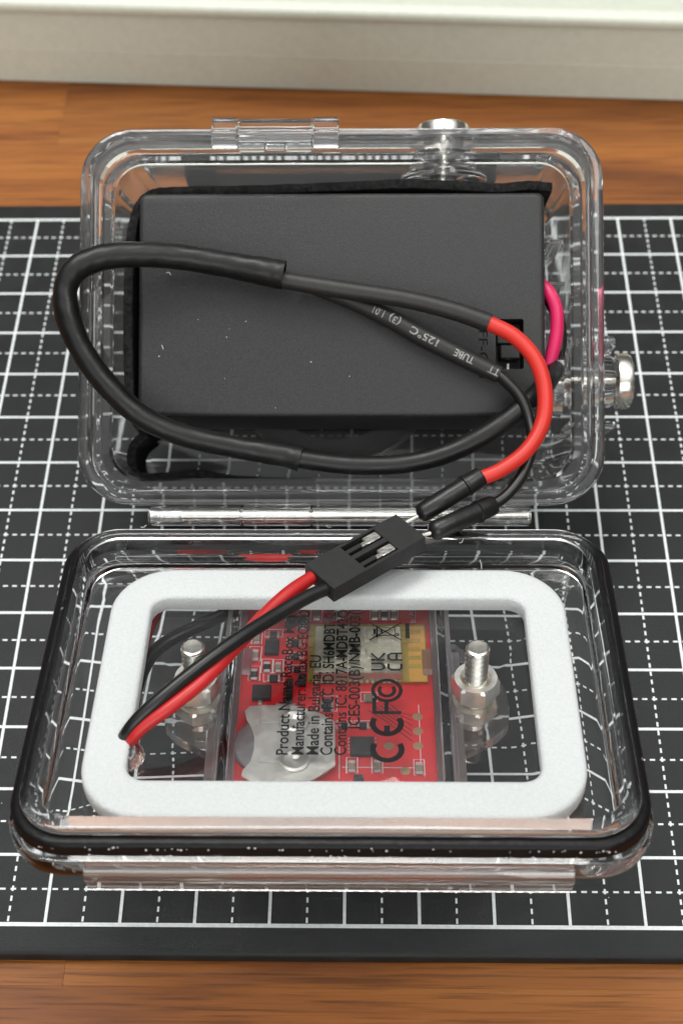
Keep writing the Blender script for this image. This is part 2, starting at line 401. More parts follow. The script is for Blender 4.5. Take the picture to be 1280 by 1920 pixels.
# buckle behind the top edge
bk = join([rbox(HO, -2.55, 2.45, 5.35, 5.62, -3.1, -1.55, r=0.08, ch=0.04),
           rbox(HO, -2.55, -2.1, 4.9, 5.34, -3.1, -2.56, r=0.08, ch=0.04), rbox(HO, 2.0, 2.45, 4.9, 5.34, -3.1, -2.56, r=0.08, ch=0.04)])
mk('buckle', *bk, M_blackp, case, label='black plastic latch buckle folded behind the top edge')
# latch bracket on the rim
mk('latch_bracket', *join([
    rbox(HO, -1.88, -1.50, 5.47, 5.63, -0.22, 0.06, r=0.03, ch=0.02), rbox(HO, -1.88, -1.50, 5.19, 5.36, 0.002, 0.10, r=0.03, ch=0.02),
    rbox(HO, -1.90, -1.51, 5.361, 5.469, -0.10, 0.03, r=0.03, ch=0.02),
    rbox(HO, -0.41, -0.03, 5.47, 5.63, -0.22, 0.06, r=0.03, ch=0.02), rbox(HO, -0.41, -0.03, 5.19, 5.36, 0.002, 0.10, r=0.03, ch=0.02),
    rbox(HO, -0.40, -0.02, 5.361, 5.469, -0.10, 0.03, r=0.03, ch=0.02),
    rbox(HO, -1.499, -0.411, 5.50, 5.62, -0.16, 0.03, r=0.04, ch=0.03),
    rbox(HO, -1.499, -0.411, 5.28, 5.36, 0.004, 0.07, r=0.03, ch=0.02),
    rbox(HO, -1.48, -1.10, 5.12, 5.25, 0.004, 0.06, r=0.02, ch=0.015), rbox(HO, -0.80, -0.42, 5.12, 5.25, 0.004, 0.06, r=0.02, ch=0.015),
    rbox(HO, -1.09, -0.81, 5.14, 5.24, 0.004, 0.045, r=0.02, ch=0.015)]), M_clear, case, label='clear latch bracket on the top rim')
# shutter button through the top wall
UB, NB = 1.53, -1.0
tb = mk('top_button', *lathe(HO.p(UB, 5.56, NB), HO.v, [(0.36, 0.0), (0.40, 0.03), (0.40, 0.20), (0.385, 0.24), (0.35, 0.26), (0.30, 0.262), (0.0, 0.27)], 40), M_metal, case, label='round nickel push button on the top wall')
mk('shaft', *lathe(HO.p(UB, 4.83, NB), HO.v, [(0.05, 0.0), (0.065, 0.02), (0.065, 0.74)], 20), M_metal, tb)
mk('retaining_clip', *lathe(HO.p(UB, 4.86, NB), HO.v, [(0.07, 0.0), (0.15, 0.0), (0.15, 0.03), (0.07, 0.03)], 20, closed=True), M_blackp, tb)
mk('outer_boss', *lathe(HO.p(UB, 5.23, NB), HO.v, [(0.50, 0.0), (0.50, 0.26), (0.46, 0.31), (0.10, 0.31), (0.075, 0.28), (0.075, 0.0)], 40, closed=True), M_clear, tb)
mk('inner_boss', *lathe(HO.p(UB, 4.90, NB), HO.v, [(0.26, -0.02), (0.60, -0.02), (0.66, 0.02), (0.66, 0.10), (0.58, 0.14), (0.10, 0.14), (0.09, 0.10), (0.22, 0.08)], 40, closed=True), M_clear, tb)
# side button
VB = 1.91
sb = mk('side_button', *lathe(HO.p(4.09, VB, NB), HO.u, [(0.34, 0.0), (0.41, 0.02), (0.42, 0.05), (0.42, 0.17), (0.40, 0.22), (0.34, 0.25), (0.0, 0.26)], 40), M_metal, case, label='round nickel push button on the side wall')
mk('shaft', *lathe(HO.p(2.99, VB, NB), HO.u, [(0.05, 0.0), (0.06, 0.02), (0.06, 1.11)], 20), M_metal, sb)
mk('outer_boss', *lathe(HO.p(3.53, VB, NB), HO.u, [(0.46, 0.0), (0.42, 0.1), (0.40, 0.47), (0.36, 0.53), (0.10, 0.53), (0.08, 0.5), (0.08, 0.0)], 40, closed=True), M_clear, sb)
mk('inner_boss', *lathe(HO.p(3.08, VB, NB), HO.u, [(0.10, 0.0), (0.46, 0.0), (0.52, 0.05), (0.54, 0.20), (0.09, 0.20), (0.08, 0.1)], 40, closed=True), M_clear, sb)
for (v0, v1) in ((2.36, 2.56), (1.16, 1.28)):
    mk('button_guard', *rbox(HO, 3.5, 4.08, v0, v1, -1.5, -0.75, r=0.06, ch=0.05), M_clear, case)
# ribs seen inside the right and lower walls
for (u0, u1, v0, v1) in ((2.93, 3.33, 3.30, 3.36), (2.93, 3.33, 1.02, 1.09), (2.36, 2.98, 0.62, 0.68), (3.05, 3.31, 3.92, 4.0)):
    mk('inner_rib', *rbox(HO, u0, u1, v0, v1, -2.28, -0.7, r=0.02, ch=0.015), M_clear, case)

# ------------------------------------------------------------------ clear case: lid
LC = 2.775
lid = mk('lid', *rloft(LI, [
    (3.68, 2.66, 0.66, -0.33), (3.75, 2.725, 0.72, -0.315), (3.79, 2.765, 0.74, -0.27), (3.80, 2.775, 0.75, -0.20),
    (3.80, 2.775, 0.75, -0.04), (3.785, 2.76, 0.735, -0.008), (3.76, 2.735, 0.72, 0.0),
    (3.53, 2.505, 0.54, 0.0), (3.53, 2.505, 0.54, 0.26), (3.60, 2.575, 0.60, 0.26), (3.63, 2.605, 0.63, 0.28), (3.635, 2.61, 0.635, 0.32), (3.62, 2.595, 0.62, 0.355), (3.59, 2.565, 0.6, 0.37),
    (3.44, 2.415, 0.48, 0.37), (3.43, 2.405, 0.475, 0.365), (3.425, 2.40, 0.47, 0.355),
    (3.40, 2.375, 0.46, -0.165), (3.395, 2.37, 0.455, -0.175), (3.385, 2.36, 0.45, -0.18)], 0, LC, seg=12), M_lid, case, smooth=28, label='clear lid folded open with raised inner lip')
gk = []
for k in range(18):
    an = 2 * math.pi * k / 18
    du = 0.112 * math.copysign(abs(math.cos(an)) ** 0.7, math.cos(an)); dn = 0.124 * math.copysign(abs(math.sin(an)) ** 0.7, math.sin(an))
    if math.cos(an) > 0: du -= 0.03 * math.exp(-(dn / 0.03) ** 2)
    gk.append((3.648 + du, 2.623 + du, 0.63 + du * 0.9, 0.1275 + dn))
mk('gasket', *rloft(LI, gk, 0, LC, seg=12, ring=True), M_gasket, lid, smooth=60, label='black rubber gasket ring around the lid lip')
# latch bar along the front edge of the lid
lp = [(0.03, -0.03), (-0.09, -0.03), (-0.14, -0.06), (-0.155, -0.11), (-0.15, -0.18), (-0.11, -0.225), (-0.075, -0.24), (-0.085, -0.40), (-0.07, -0.44), (-0.03, -0.46), (0.03, -0.46)]
lv, lf = loft([[LI.p(u, v * 0.94 + 0.0018, n) for v, n in lp] if e else [LI.p(u, v, n) for v, n in lp] for (u, e) in ((-2.80, 1), (-2.78, 0), (2.78, 0), (2.80, 1))])
mk('latch_bar', lv, lf, M_clear, lid, smooth=30, label='clear latch bar along the front edge of the lid')
# hinge
PH = HO.p(0, -0.17, -0.10)
pin = mk('hinge_pin', *lathe(Vector((4.91 - 2.30, PH.y, PH.z)), Vector((1, 0, 0)), [(0.06, 0.0), (0.072, 0.01), (0.072, 5.0), (0.06, 5.02)], 24), M_pin, case, label='straight steel hinge pin')
kv, kf = [], []
nk = 60; rows = []
for k in range(nk + 1):
    rows.append((0.078 if 0 < k < nk else 0.06, -0.44 + 0.44 * k / nk))
kv, kf = lathe(Vector((4.91 - 2.30, PH.y, PH.z)), Vector((1, 0, 0)), rows, 24)
kv = [Vector((v.x, PH.y + (v.y - PH.y) * (1 + 0.08 * math.sin(v.x * 90 + 5 * math.atan2(v.z - PH.z, v.y - PH.y)) * math.sin(v.x * 90 - 5 * math.atan2(v.z - PH.z, v.y - PH.y))), PH.z + (v.z - PH.z))) for v in kv]
mk('knurled_end', kv, kf, M_knurl, pin, smooth=60)
for (u0, u1, who) in ((-2.76, -1.435, 'lid'), (-1.41, -0.43, 'case'), (-0.405, 1.42, 'lid'), (1.445, 2.73, 'case')):
    tb_ = lathe(Vector((4.91 + u0, PH.y, PH.z)), Vector((1, 0, 0)), [(0.085, 0.0), (0.13, 0.0), (0.142, 0.012), (0.142, u1 - u0 - 0.012), (0.13, u1 - u0), (0.085, u1 - u0)], 28, closed=True)
    if who == 'lid':
        web = rbox(LI, u0 + 0.05, u1 - 0.01, 5.56, 5.80, -0.22, -0.09, r=0.02, ch=0.015)
    else:
        web = rbox(HO, u0 + 0.01, u1 - 0.01, -0.06, 0.02, -0.36, -0.2, r=0.02, ch=0.015)
    mk('hinge_knuckle', *join([tb_, web]), M_lid, case, smooth=35)

# ------------------------------------------------------------------ battery box
bb = empty('battery_box', tuple(HO.p(0, 2.95, -2.28)), 'black plastic battery holder box with slide switch inside the open case', 'battery holder')
BT = -0.36
box = mk('box_cover', *rloft(HO, [(2.90, 1.60, 0.06, -2.27), (2.95, 1.65, 0.1, -2.23), (2.99, 1.665, 0.10, BT - 0.09), (2.98, 1.655, 0.10, BT - 0.04), (2.95, 1.625, 0.09, BT - 0.008), (2.91, 1.585, 0.08, BT)], 0.0, 2.965, seg=5), M_abs, bb, smooth=45)
su0, sv0 = HO.loc(929, 692, BT); su1, sv1 = HO.loc(981, 598, BT)
cut(box, [rbox(HO, su0, su1, sv0, sv1, BT - 0.45, BT + 0.2, r=0.03, ch=0.005)])
swm = (sv0 + sv1) / 2
sl = mk('slide_switch', *join([rbox(HO, su0 + 0.03, su1 - 0.03, swm + 0.03, sv1 - 0.1, BT - 0.4, BT - 0.16, r=0.02, ch=0.015),
                               rbox(HO, su0 + 0.005, su1 - 0.005, sv0 + 0.005, sv1 - 0.005, BT - 0.446, BT - 0.39, r=0.02, ch=0.01)]), M_blackp, bb)
mk('slider', *rbox(HO, su0 + 0.07, su1 - 0.05, sv0 + 0.16, swm - 0.01, BT - 0.39, BT - 0.02, r=0.02, ch=0.015), M_blackp, sl)
mk('contact_spring', *rbox(HO, (su0 + su1) / 2 - 0.02, (su0 + su1) / 2 + 0.02, sv0 + 0.03, sv0 + 0.13, BT - 0.385, BT - 0.3, r=0.01, ch=0.005), M_tin, sl)
def place_text(F, body, origin_uv, n, xdir, cap, length=None, bold=0.0, ext=0.002, name='lettering', mat=None, parent=None, align='LEFT'):
    vs, fs = text_mesh(body, 1.0, bold, 0.0, align)
    x0 = min(v[0] for v in vs); x1 = max(v[0] for v in vs)
    sy = cap / 0.69; sx = (length / (x1 - x0)) if length else sy
    xd = Vector((xdir[0], xdir[1])).normalized(); yd = Vector((-xd.y, xd.x))
    out = []
    for v in vs:
        q = Vector(origin_uv) + xd * ((v[0] - (x0 if align == 'LEFT' else 0)) * sx) + yd * (v[1] * sy)
        out.append(F.p(q.x, q.y, n + ext))
    return mk(name, out, fs, mat, parent, smooth=0)
tu, tv = HO.loc(897, 592, BT)
place_text(HO, 'OFF-ON', (tu, tv), BT, (0, -1), 0.13, length=0.92, ext=0.004, name='switch_lettering_shade', mat=M_ink_shade, parent=bb)  # darker flat letters stand in for the shade of debossed ones

# foam lining: one folded strip standing round the box
def ribbon(F, pts, n0, n1f, th, mat, name, parent=None, **kw):
    path = spline([(F.o.x * 0 + u, v, 0, 0) for u, v in pts], 8)
    L = [p for p, r in path]; vs, fs = [], []
    m = len(L)
    for i in range(m):
        t = (L[min(i + 1, m - 1)] - L[max(i - 1, 0)]).normalized(); nn = Vector((-t.y, t.x, 0)) * th / 2
        a_, c_ = L[i] + nn, L[i] - nn
        top = n1f(i / (m - 1)) + 0.012 * math.sin(i * 1.7) + 0.008 * math.sin(i * 4.1)
        for q, nz in ((a_, n0), (a_, top - 0.02), (a_ * 0.7 + c_ * 0.3, top), (a_ * 0.3 + c_ * 0.7, top), (c_, top - 0.02), (c_, n0)):
            vs.append(F.p(q.x, q.y, nz))
    for i in range(m - 1):
        for k in range(6):
            k2 = (k + 1) % 6
            fs.append((i * 6 + k, i * 6 + k2, (i + 1) * 6 + k2, (i + 1) * 6 + k))
    fs.append(tuple(range(6))); fs.append(tuple(reversed(range((m - 1) * 6, m * 6))))
    return mk(name, vs, fs, mat, parent, smooth=50, flip=True, **kw)
def hl(x, y, n): return HO.loc(x, y, n)
FN = -0.55
ribbon(HO, [hl(1034, 352, FN), hl(990, 350, FN), hl(930, 356, FN), hl(860, 352, FN), hl(760, 347, FN), hl(640, 350, FN), hl(480, 354, FN), hl(330, 356, FN),
            hl(283, 362, FN), hl(258, 390, FN), hl(246, 450, FN), hl(242, 560, FN), hl(243, 680, FN), hl(248, 770, FN), hl(266, 806, FN)],
       -2.25, lambda t: -0.5 + 0.10 * math.sin(t * 9), 0.13, M_foamb, 'foam_lining', label='black foam strip wrapped around the black battery box', cat='foam strip')
FN = -1.2
ribbon(HO, [hl(276, 815, FN), hl(252, 838, FN), hl(247, 868, FN), hl(262, 893, FN), hl(330, 890, FN), hl(370, 886, FN), hl(430, 895, FN), hl(500, 899, FN), hl(590, 900, FN)],
       -2.26, lambda t: -1.0 - 0.7 * t, 0.13, M_foamb, 'foam_scrap', label='curled scrap of black foam in the lower corner of the case', cat='foam scrap')

# ------------------------------------------------------------------ battery lead
def pts(lst):
    out = []
    for q in lst:
        F = {'H': HO, 'L': LI}[q[2]]; p = F.px(q[0], q[1], q[3]); out.append((p.x, p.y, p.z, q[4]))
    return out
lead = empty('battery_lead', tuple(HO.px(1035, 690, -0.3)), 'black sleeved battery cable looping over the case and ending in two pins', 'cable')
# sleeves
slv = spline(pts([(1042, 690, 'H', -0.60, .14), (1010, 735, 'H', -0.20, .15), (940, 795, 'H', 0.0, .155), (850, 845, 'H', 0.0, .15), (760, 869, 'H', 0.0, .14), (660, 872, 'H', 0.0, .14), (555, 860, 'H', 0.0, .14)]), 8)
mk('cable_sleeve', *tube(slv, 18), M_sleeve, lead)
slv2 = spline(pts([(563, 861, 'H', 0.0, .185), (530, 853, 'H', 0.0, .165), (440, 838, 'H', 0.0, .16), (340, 815, 'H', 0.02, .165), (262, 778, 'H', 0.12, .17), (195, 715, 'H', 0.22, .17), (150, 650, 'H', 0.30, .17), (127, 590, 'H', 0.33, .19), (124, 540, 'H', 0.33, .175), (145, 503, 'H', 0.33, .19), (195, 482, 'H', 0.28, .185), (265, 477, 'H', 0.18, .185), (340, 482, 'H', 0.05, .19), (430, 497, 'H', 0.0, .19), (500, 510, 'H', 0.0, .205), (532, 516, 'H', 0.0, .215)]), 8)
mk('cable_sleeve', *tube(slv2, 20, hollow=1, wob=0.035), M_sleeve, lead)
s3 = spline(pts([(470, 512, 'H', -0.02, .10), (530, 525, 'H', -0.02, .125), (640, 543, 'H', -0.02, .135), (760, 561, 'H', 0.0, .13), (850, 583, 'H', 0.04, .135), (917, 606, 'H', 0.08, .14)]), 8)
mk('branch_sleeve', *tube(s3, 18), M_sleeve2, lead)
s4 = spline(pts([(560, 532, 'H', -0.16, .09), (640, 557, 'H', -0.20, .12), (720, 592, 'H', -0.20, .14), (800, 636, 'H', -0.18, .145), (880, 676, 'H', -0.15, .14), (936, 703, 'H', -0.10, .125)]), 8)
bs = mk('branch_sleeve', *tube(s4, 18), M_sleeve2, lead)
# lettering wrapped on the lower branch sleeve (it reads from the plug end)
def finer(vs, fs):                         # split long faces so that they can follow a curved surface
    bm = bmesh.new(); bv = [bm.verts.new(v) for v in vs]
    for f in fs:
        try: bm.faces.new([bv[i] for i in f])
        except ValueError: pass
    bmesh.ops.triangulate(bm, faces=bm.faces[:])
    for k in range(3):
        es = [e for e in bm.edges if e.calc_length() > 0.12]
        if es: bmesh.ops.subdivide_edges(bm, edges=es, cuts=1); bmesh.ops.triangulate(bm, faces=bm.faces[:])
    bm.verts.index_update()
    out = [tuple(v.co) for v in bm.verts], [tuple(v.index for v in f.verts) for f in bm.faces]
    bm.free(); return out
def wrap_text(path, items, cap, mat, name, parent, lift=0.006, side=0.35):
    P = [p for p, r in path]; cum = [0]
    for i in range(1, len(P)): cum.append(cum[-1] + (P[i] - P[i - 1]).length)
    def at(s):
        s = max(0, min(cum[-1] - 1e-4, s)); i = max(k for k in range(len(P) - 1) if cum[k] <= s)
        f = (s - cum[i]) / (cum[i + 1] - cum[i]); return P[i].lerp(P[i + 1], f), (P[i + 1] - P[i]).normalized(), path[i][1] * (1 - f) + path[i + 1][1] * f
    AV, AF = [], []
    for body, s0, ln in items:
        vs, fs = finer(*text_mesh(body, bold=0.02)); x0 = min(v[0] for v in vs); x1 = max(v[0] for v in vs); b = len(AV)
        for v in vs:
            s = s0 - (v[0] - x0) / (x1 - x0) * ln
            p, t, r = at(s)
            view = (CAM - p).normalized(); e1 = (view - t * view.dot(t)).normalized(); e2 = t.cross(e1)
            an = (v[1] / 0.69 - 0.5) * cap / r - side
            AV.append(p + (e1 * math.cos(an) + e2 * math.sin(an)) * (r + lift))
        AF += [tuple(i + b for i in f) for f in fs]
    return mk(name, AV, AF, mat, parent, smooth=0)
def s_at(path, x, y):
    best, bi = 1e9, 0; cum = 0; out = 0
    for i, (p, r) in enumerate(path):
        if i: cum += (p - path[i - 1][0]).length
        d = p - CAM; z = d.dot(FWD); ux = 640 + FPX * d.dot(RIGHT) / z; uy = 960 + FPX * d.dot(DOWN) / z
        e = (ux - x) ** 2 + (uy - y) ** 2
        if e < best: best = e; out = cum
    return out
def span(path, xr, xl, y):
    a_ = s_at(path, xr, y[0]); c_ = s_at(path, xl, y[1]); return a_, a_ - c_
it = []
for body, xr, yr, xl, yl in (('TT', 936, 703, 917, 692), ('TUBE', 888, 678, 847, 660), ('125\u00b0C', 822, 646, 775, 622), ('(3)', 746, 606, 727, 596), ('1.01', 725, 594, 700, 583)):
    s0 = s_at(s4, xr, yr); s1 = s_at(s4, xl, yl); it.append((body, s0, max(0.1, s0 - s1)))
wrap_text(s4, it, 0.10, M_greyink, 'sleeve_lettering', bs, side=0.12)
# wires
red = spline(pts([(905, 603, 'H', 0.08, .10), (920, 608, 'H', 0.09, .112), (965, 632, 'H', 0.15, .115), (1003, 675, 'H', 0.22, .115), (1020, 730, 'H', 0.28, .115), (1017, 790, 'H', 0.34, .112), (988, 843, 'H', 0.42, .11), (940, 880, 'H', 0.50, .108), (893, 900, 'H', 0.55, .105)]), 8)
mk('red_wire', *tube(red, 16), M_red, lead)
blk = spline(pts([(925, 697, 'H', -0.10, .085), (945, 712, 'H', -0.06, .09), (975, 745, 'H', 0.02, .09), (993, 790, 'H', 0.12, .085), (997, 835, 'H', 0.24, .082), (980, 888, 'H', 0.36, .082), (950, 928, 'H', 0.46, .08), (918, 950, 'H', 0.52, .08)]), 8)
mk('black_wire', *tube(blk, 14), M_bwire, lead)
pk = spline(pts([(1008, 530, 'H', -0.75, .09), (1026, 545, 'H', -0.62, .1), (1042, 580, 'H', -0.55, .1), (1042, 630, 'H', -0.55, .1), (1030, 680, 'H', -0.58, .1), (1022, 705, 'H', -0.60, .1)]), 8)
mk('magenta_wire', *tube(pk, 14), M_pink, lead)
pk2 = spline(pts([(1006, 538, 'H', -0.95, .09), (1030, 565, 'H', -0.85, .09), (1050, 610, 'H', -0.78, .09), (1050, 650, 'H', -0.75, .09), (1040, 690, 'H', -0.72, .09)]), 8)
mk('black_wire', *tube(pk2, 14), M_bwire, lead)
# pin boots and pins
def boot(pa, pb, r):
    ax = (pb - pa); L = ax.length
    return lathe(pa, ax, [(r * 0.5, -0.01), (r * 0.95, 0.0), (r * 1.02, 0.03), (r * 1.04, 0.24), (r * 1.14, 0.25), (r * 1.15, 0.275), (r * 1.0, 0.29), (r * 1.0, L * 0.6), (r * 0.98, L - 0.09), (r * 0.8, L - 0.04), (r * 0.35, L), (0.03, L + 0.005)], 24)
B1a, B1b = HO.px(902, 893, 0.55), LI.px(783, 967, 0.62)
B2a, B2b = HO.px(924, 947, 0.52), LI.px(806, 999, 0.62)
T1, T2 = LI.px(765, 977, 0.56), LI.px(786, 1006, 0.56)
for (pa, pb, tp) in ((B1a, B1b, T1), (B2a, B2b, T2)):
    bt = mk('pin_boot', *boot(pa, pb, 0.142), M_boot, lead)
    d = (tp - pb)
    mk('pin', *tube([(pb - d * 0.3, 0.03), (pb, 0.03), (tp + d * 0.6, 0.03)], 8), M_tin, bt)

# ------------------------------------------------------------------ plug lead (two-way connector and its wires down into the lid)
plug = empty('plug_lead', tuple(LI.px(600, 1090, 0.37)), 'black two-way plug on red and black wires lying over the lid edge', 'plug')
NT = 0.70
qA, qB, qC, qD = [LI.px(x, y, NT) for x, y in ((751, 958), (789, 1011), (616, 1106), (580, 1054))]
axd = ((qA + qB) / 2 - (qC + qD) / 2); LEN = axd.length; axd.normalize()
wid = (qB - qA); wid = (wid - axd * wid.dot(axd)); WID = wid.length; wid.normalize()
class FP(Frame):
    def __init__(self):
        self.o = (qC + qD) / 2; self.u = axd; self.v = -wid; self.n = axd.cross(-wid).normalized()
PL = FP(); hwid = WID / 2
TH = 0.26
parts_ = [rbox(PL, 0.0, LEN * 0.36, -hwid, hwid, -TH, 0, r=0.012, ch=0.01),
          rbox(PL, LEN * 0.72, LEN, -hwid, hwid, -TH, 0, r=0.012, ch=0.01),
          rbox(PL, LEN * 0.355, LEN * 0.725, -hwid, hwid, -TH, -0.14, r=0.012, ch=0.01)]
for (v0, v1) in ((-hwid, -hwid + 0.05), (-0.04, 0.04), (hwid - 0.05, hwid)):
    parts_.append(rbox(PL, LEN * 0.355, LEN * 0.725, v0, v1, -0.15, -0.003, r=0.008, ch=0.006))
ph = mk('plug_housing', *join(parts_), M_dup, plug, smooth=30)
for s in (-1, 1):
    mk('contact', *join([rbox(PL, LEN * 0.57, LEN * 0.718, s * hwid / 2 - 0.065, s * hwid / 2 + 0.075, -0.12, -0.012, r=0.02, ch=0.012),
                         rbox(PL, LEN * 0.52, LEN * 0.60, s * hwid / 2 - 0.04, s * hwid / 2 + 0.03, -0.135, -0.035, r=0.015, ch=0.01)]), M_tin, ph)
    mk('latch_finger', *rbox(PL, LEN * 0.365, LEN * 0.53, s * hwid / 2 - 0.035, s * hwid / 2 + 0.035, -0.14, -0.03, r=0.01, ch=0.008), M_dup, ph)
rw0 = PL.p(0.06, hwid / 2, -TH / 2); bw0 = PL.p(0.06, -hwid / 2, -TH / 2)
rw = [(rw0.x, rw0.y, rw0.z, 0.091)] + pts([(545, 1110, 'L', 0.58, 0.100), (500, 1150, 'L', 0.55, 0.096), (440, 1215, 'L', 0.52, 0.091), (380, 1277, 'L', 0.48, 0.091), (320, 1325, 'L', 0.38, 0.087), (270, 1362, 'L', 0.22, 0.083), (247, 1388, 'L', 0.05, 0.078), (243, 1402, 'L', -0.2, 0.078)])
bw = [(bw0.x, bw0.y, bw0.z, 0.091)] + pts([(575, 1120, 'L', 0.60, 0.096), (520, 1152, 'L', 0.62, 0.096), (450, 1196, 'L', 0.66, 0.096), (380, 1246, 'L', 0.62, 0.091), (310, 1302, 'L', 0.48, 0.091), (262, 1345, 'L', 0.30, 0.087), (236, 1378, 'L', 0.08, 0.087), (230, 1395, 'L', -0.2, 0.087)])
mk('red_wire', *tube(spline(rw, 8), 16), M_dred, plug)
mk('black_wire', *tube(spline(bw, 8), 16), M_bwire, plug)
# the same two wires run on below the lid to the module
def lpp(lst): return [tuple(LI.p(u, v, n)) + (r,) for u, v, n, r in lst]
mk('red_wire', *tube(spline(lpp([(-2.50, 1.80, -0.40, .09), (-2.62, 2.3, -0.62, .10), (-2.72, 3.3, -0.68, .10), (-2.62, 4.5, -0.62, .10)]) + pts([(345, 1068, 'L', -0.5, .10), (385, 1056, 'L', -0.5, .10), (470, 1048, 'L', -0.5, .10), (545, 1049, 'L', -0.5, .10), (580, 1063, 'L', -0.55, .10)]) + lpp([(-0.2, 5.36, -1.1, .10), (-0.2, 5.25, -1.3, .10)]), 8), 14), M_dred, plug)
mk('black_wire', *tube(spline(lpp([(-2.60, 1.85, -0.40, .09), (-2.62, 2.4, -0.75, .10), (-2.72, 3.3, -0.85, .10), (-2.5, 4.2, -0.88, .10), (-1.7, 4.85, -0.9, .10), (-1.58, 5.1, -1.0, .10), (-1.0, 5.36, -0.95, .10), (-0.35, 5.40, -1.0, .10)]), 8), 14), M_bwire, plug)

# ------------------------------------------------------------------ white foam frame in the lid
ffv, fff = rloft(LI, [(3.05, 2.13, 0.80, -0.178), (3.06, 2.14, 0.81, -0.12), (3.06, 2.14, 0.81, 0.03), (3.035, 2.115, 0.79, 0.065), (2.99, 2.07, 0.76, 0.075),
                      (2.58, 1.64, 0.30, 0.075), (2.53, 1.59, 0.26, 0.06), (2.51, 1.57, 0.24, 0.02), (2.51, 1.57, 0.24, -0.12), (2.52, 1.58, 0.25, -0.178)], 0.03, 2.73, seg=10, ring=True)
mk('foam_spacer', ffv, fff, M_foamw, None, smooth=50, label='white foam rectangular frame lying inside the clear lid', cat='foam frame')
# hot glue blob at the wire hole
g0 = [LI.px(251, 1392, -0.02), LI.px(256, 1412, -0.02), LI.px(249, 1432, -0.06), LI.px(243, 1444, -0.12)]
mk('glue_blob', *tube(spline([(p.x, p.y, p.z, r) for p, r in zip(g0, (.05, .10, .085, .03))], 6), 14, wob=0.25), M_glue, None, smooth=60, label='blob of clear hot glue beside the wires at the white frame', cat='glue')
g1 = LI.px(229, 1394, 0.09)

# ------------------------------------------------------------------ module bolted under the lid
ZT = -0.385
mod = empty('tracker_module', tuple(LI.p(0, 3.0, -2.0)), 'transparent electronics module with red circuit board bolted under the lid', 'electronic module')
MV0, MV1 = 1.25, 5.30
MC = (MV0 + MV1) / 2; MH = (MV1 - MV0) / 2
mk('module_shell', *rloft(LI, [(1.44, MH - 0.03, 0.22, -2.12), (1.47, MH, 0.25, -2.07), (1.48, MH, 0.25, ZT - 0.06), (1.455, MH - 0.025, 0.24, ZT - 0.01), (1.42, MH - 0.06, 0.22, ZT),
    # one solid wall with a cavity is cut below
    ], 0.03, MC, seg=8), M_mod, mod, smooth=35, label='transparent violet tinted plastic shell')
shell_m = [c for c in mod.children if c.name.startswith('module_shell')][0]
cut(shell_m, [rbox(LI, 0.03 - 1.36, 0.03 + 1.36, MV0 + 0.12, MV1 - 0.12, -1.9, ZT - 0.10, r=0.15, ch=0.02)])
ZP = -0.66
pcb = mk('circuit_board', *rbox(LI, -1.27, 1.30, MV0 + 0.16, MV1 - 0.16, ZP - 0.14, ZP, r=0.1, ch=0.01), M_pcb, mod, label='red printed circuit board')
mk('battery_cell', *rbox(LI, -1.2, 1.2, MV0 + 0.25, MV1 - 0.25, -1.85, -1.1, r=0.1, ch=0.05), simple('cell_wrap', (0.25, 0.25, 0.27), 0.4, metal=0.5), mod)
for s in (-1, 1):
    cu = 0.03 + s * 1.52
    # mounting lug
    pl = []
    for q in ((1.47, 4.02), (1.60, 4.02), (2.10, 3.50), (2.24, 3.15), (2.26, 2.80), (2.22, 2.55), (2.05, 2.35), (1.62, 2.06), (1.47, 2.06)):
        pl.append((0.03 + s * q[0], q[1]))
    if s < 0: pl.reverse()
    vs, fs = loft([[LI.p(u, v, -0.78) for u, v in pl], [LI.p(u, v, -0.60) for u, v in pl]])
    lug = mk('mounting_lug', vs, fs, M_lug, mod, smooth=30)
    cut(lug, [lathe(LI.p(0.03 + s * 1.79, 2.78, -1.0), LI.n, [(0.185, 0), (0.185, 0.6)], 24), lathe(LI.p(0.03 + s * 1.66, 3.72, -1.0), LI.n, [(0.12, 0), (0.12, 0.6)], 24)])
    # clip rails on the flank of the shell
    for (v0, v1, n1) in ((3.05, 3.75, -0.47), (2.55, 2.98, -0.43), (1.55, 2.50, -0.5)):
        u0, u1 = sorted((0.03 + s * 1.531, 0.03 + s * 1.64))
        mk('clip_rail', *rbox(LI, u0, u1, v0, v1, -0.95, n1, r=0.02, ch=0.015), M_rail, mod)
    u0, u1 = sorted((0.03 + s * 1.48, 0.03 + s * 1.532))
    mk('side_rail', *rbox(LI, u0, u1, MV0 + 0.1, MV1 - 0.1, -1.1, -0.42, r=0.02, ch=0.012), M_rail, mod)
    u0, u1 = sorted((0.03 + s * 1.27, 0.03 + s * 1.352))
    mk('inner_wall', *rbox(LI, u0, u1, MV0 + 0.2, MV1 - 0.2, ZP + 0.004, ZT - 0.11, r=0.02, ch=0.015), M_rail, mod)
    for (v0, v1) in ((3.40, 3.80),):
        u0, u1 = sorted((0.03 + s * 1.14, 0.03 + s * 1.265))
        mk('shell_tab', *rbox(LI, u0, u1, v0, v1, -0.62, ZT - 0.112, r=0.02, ch=0.015), M_rail, mod)

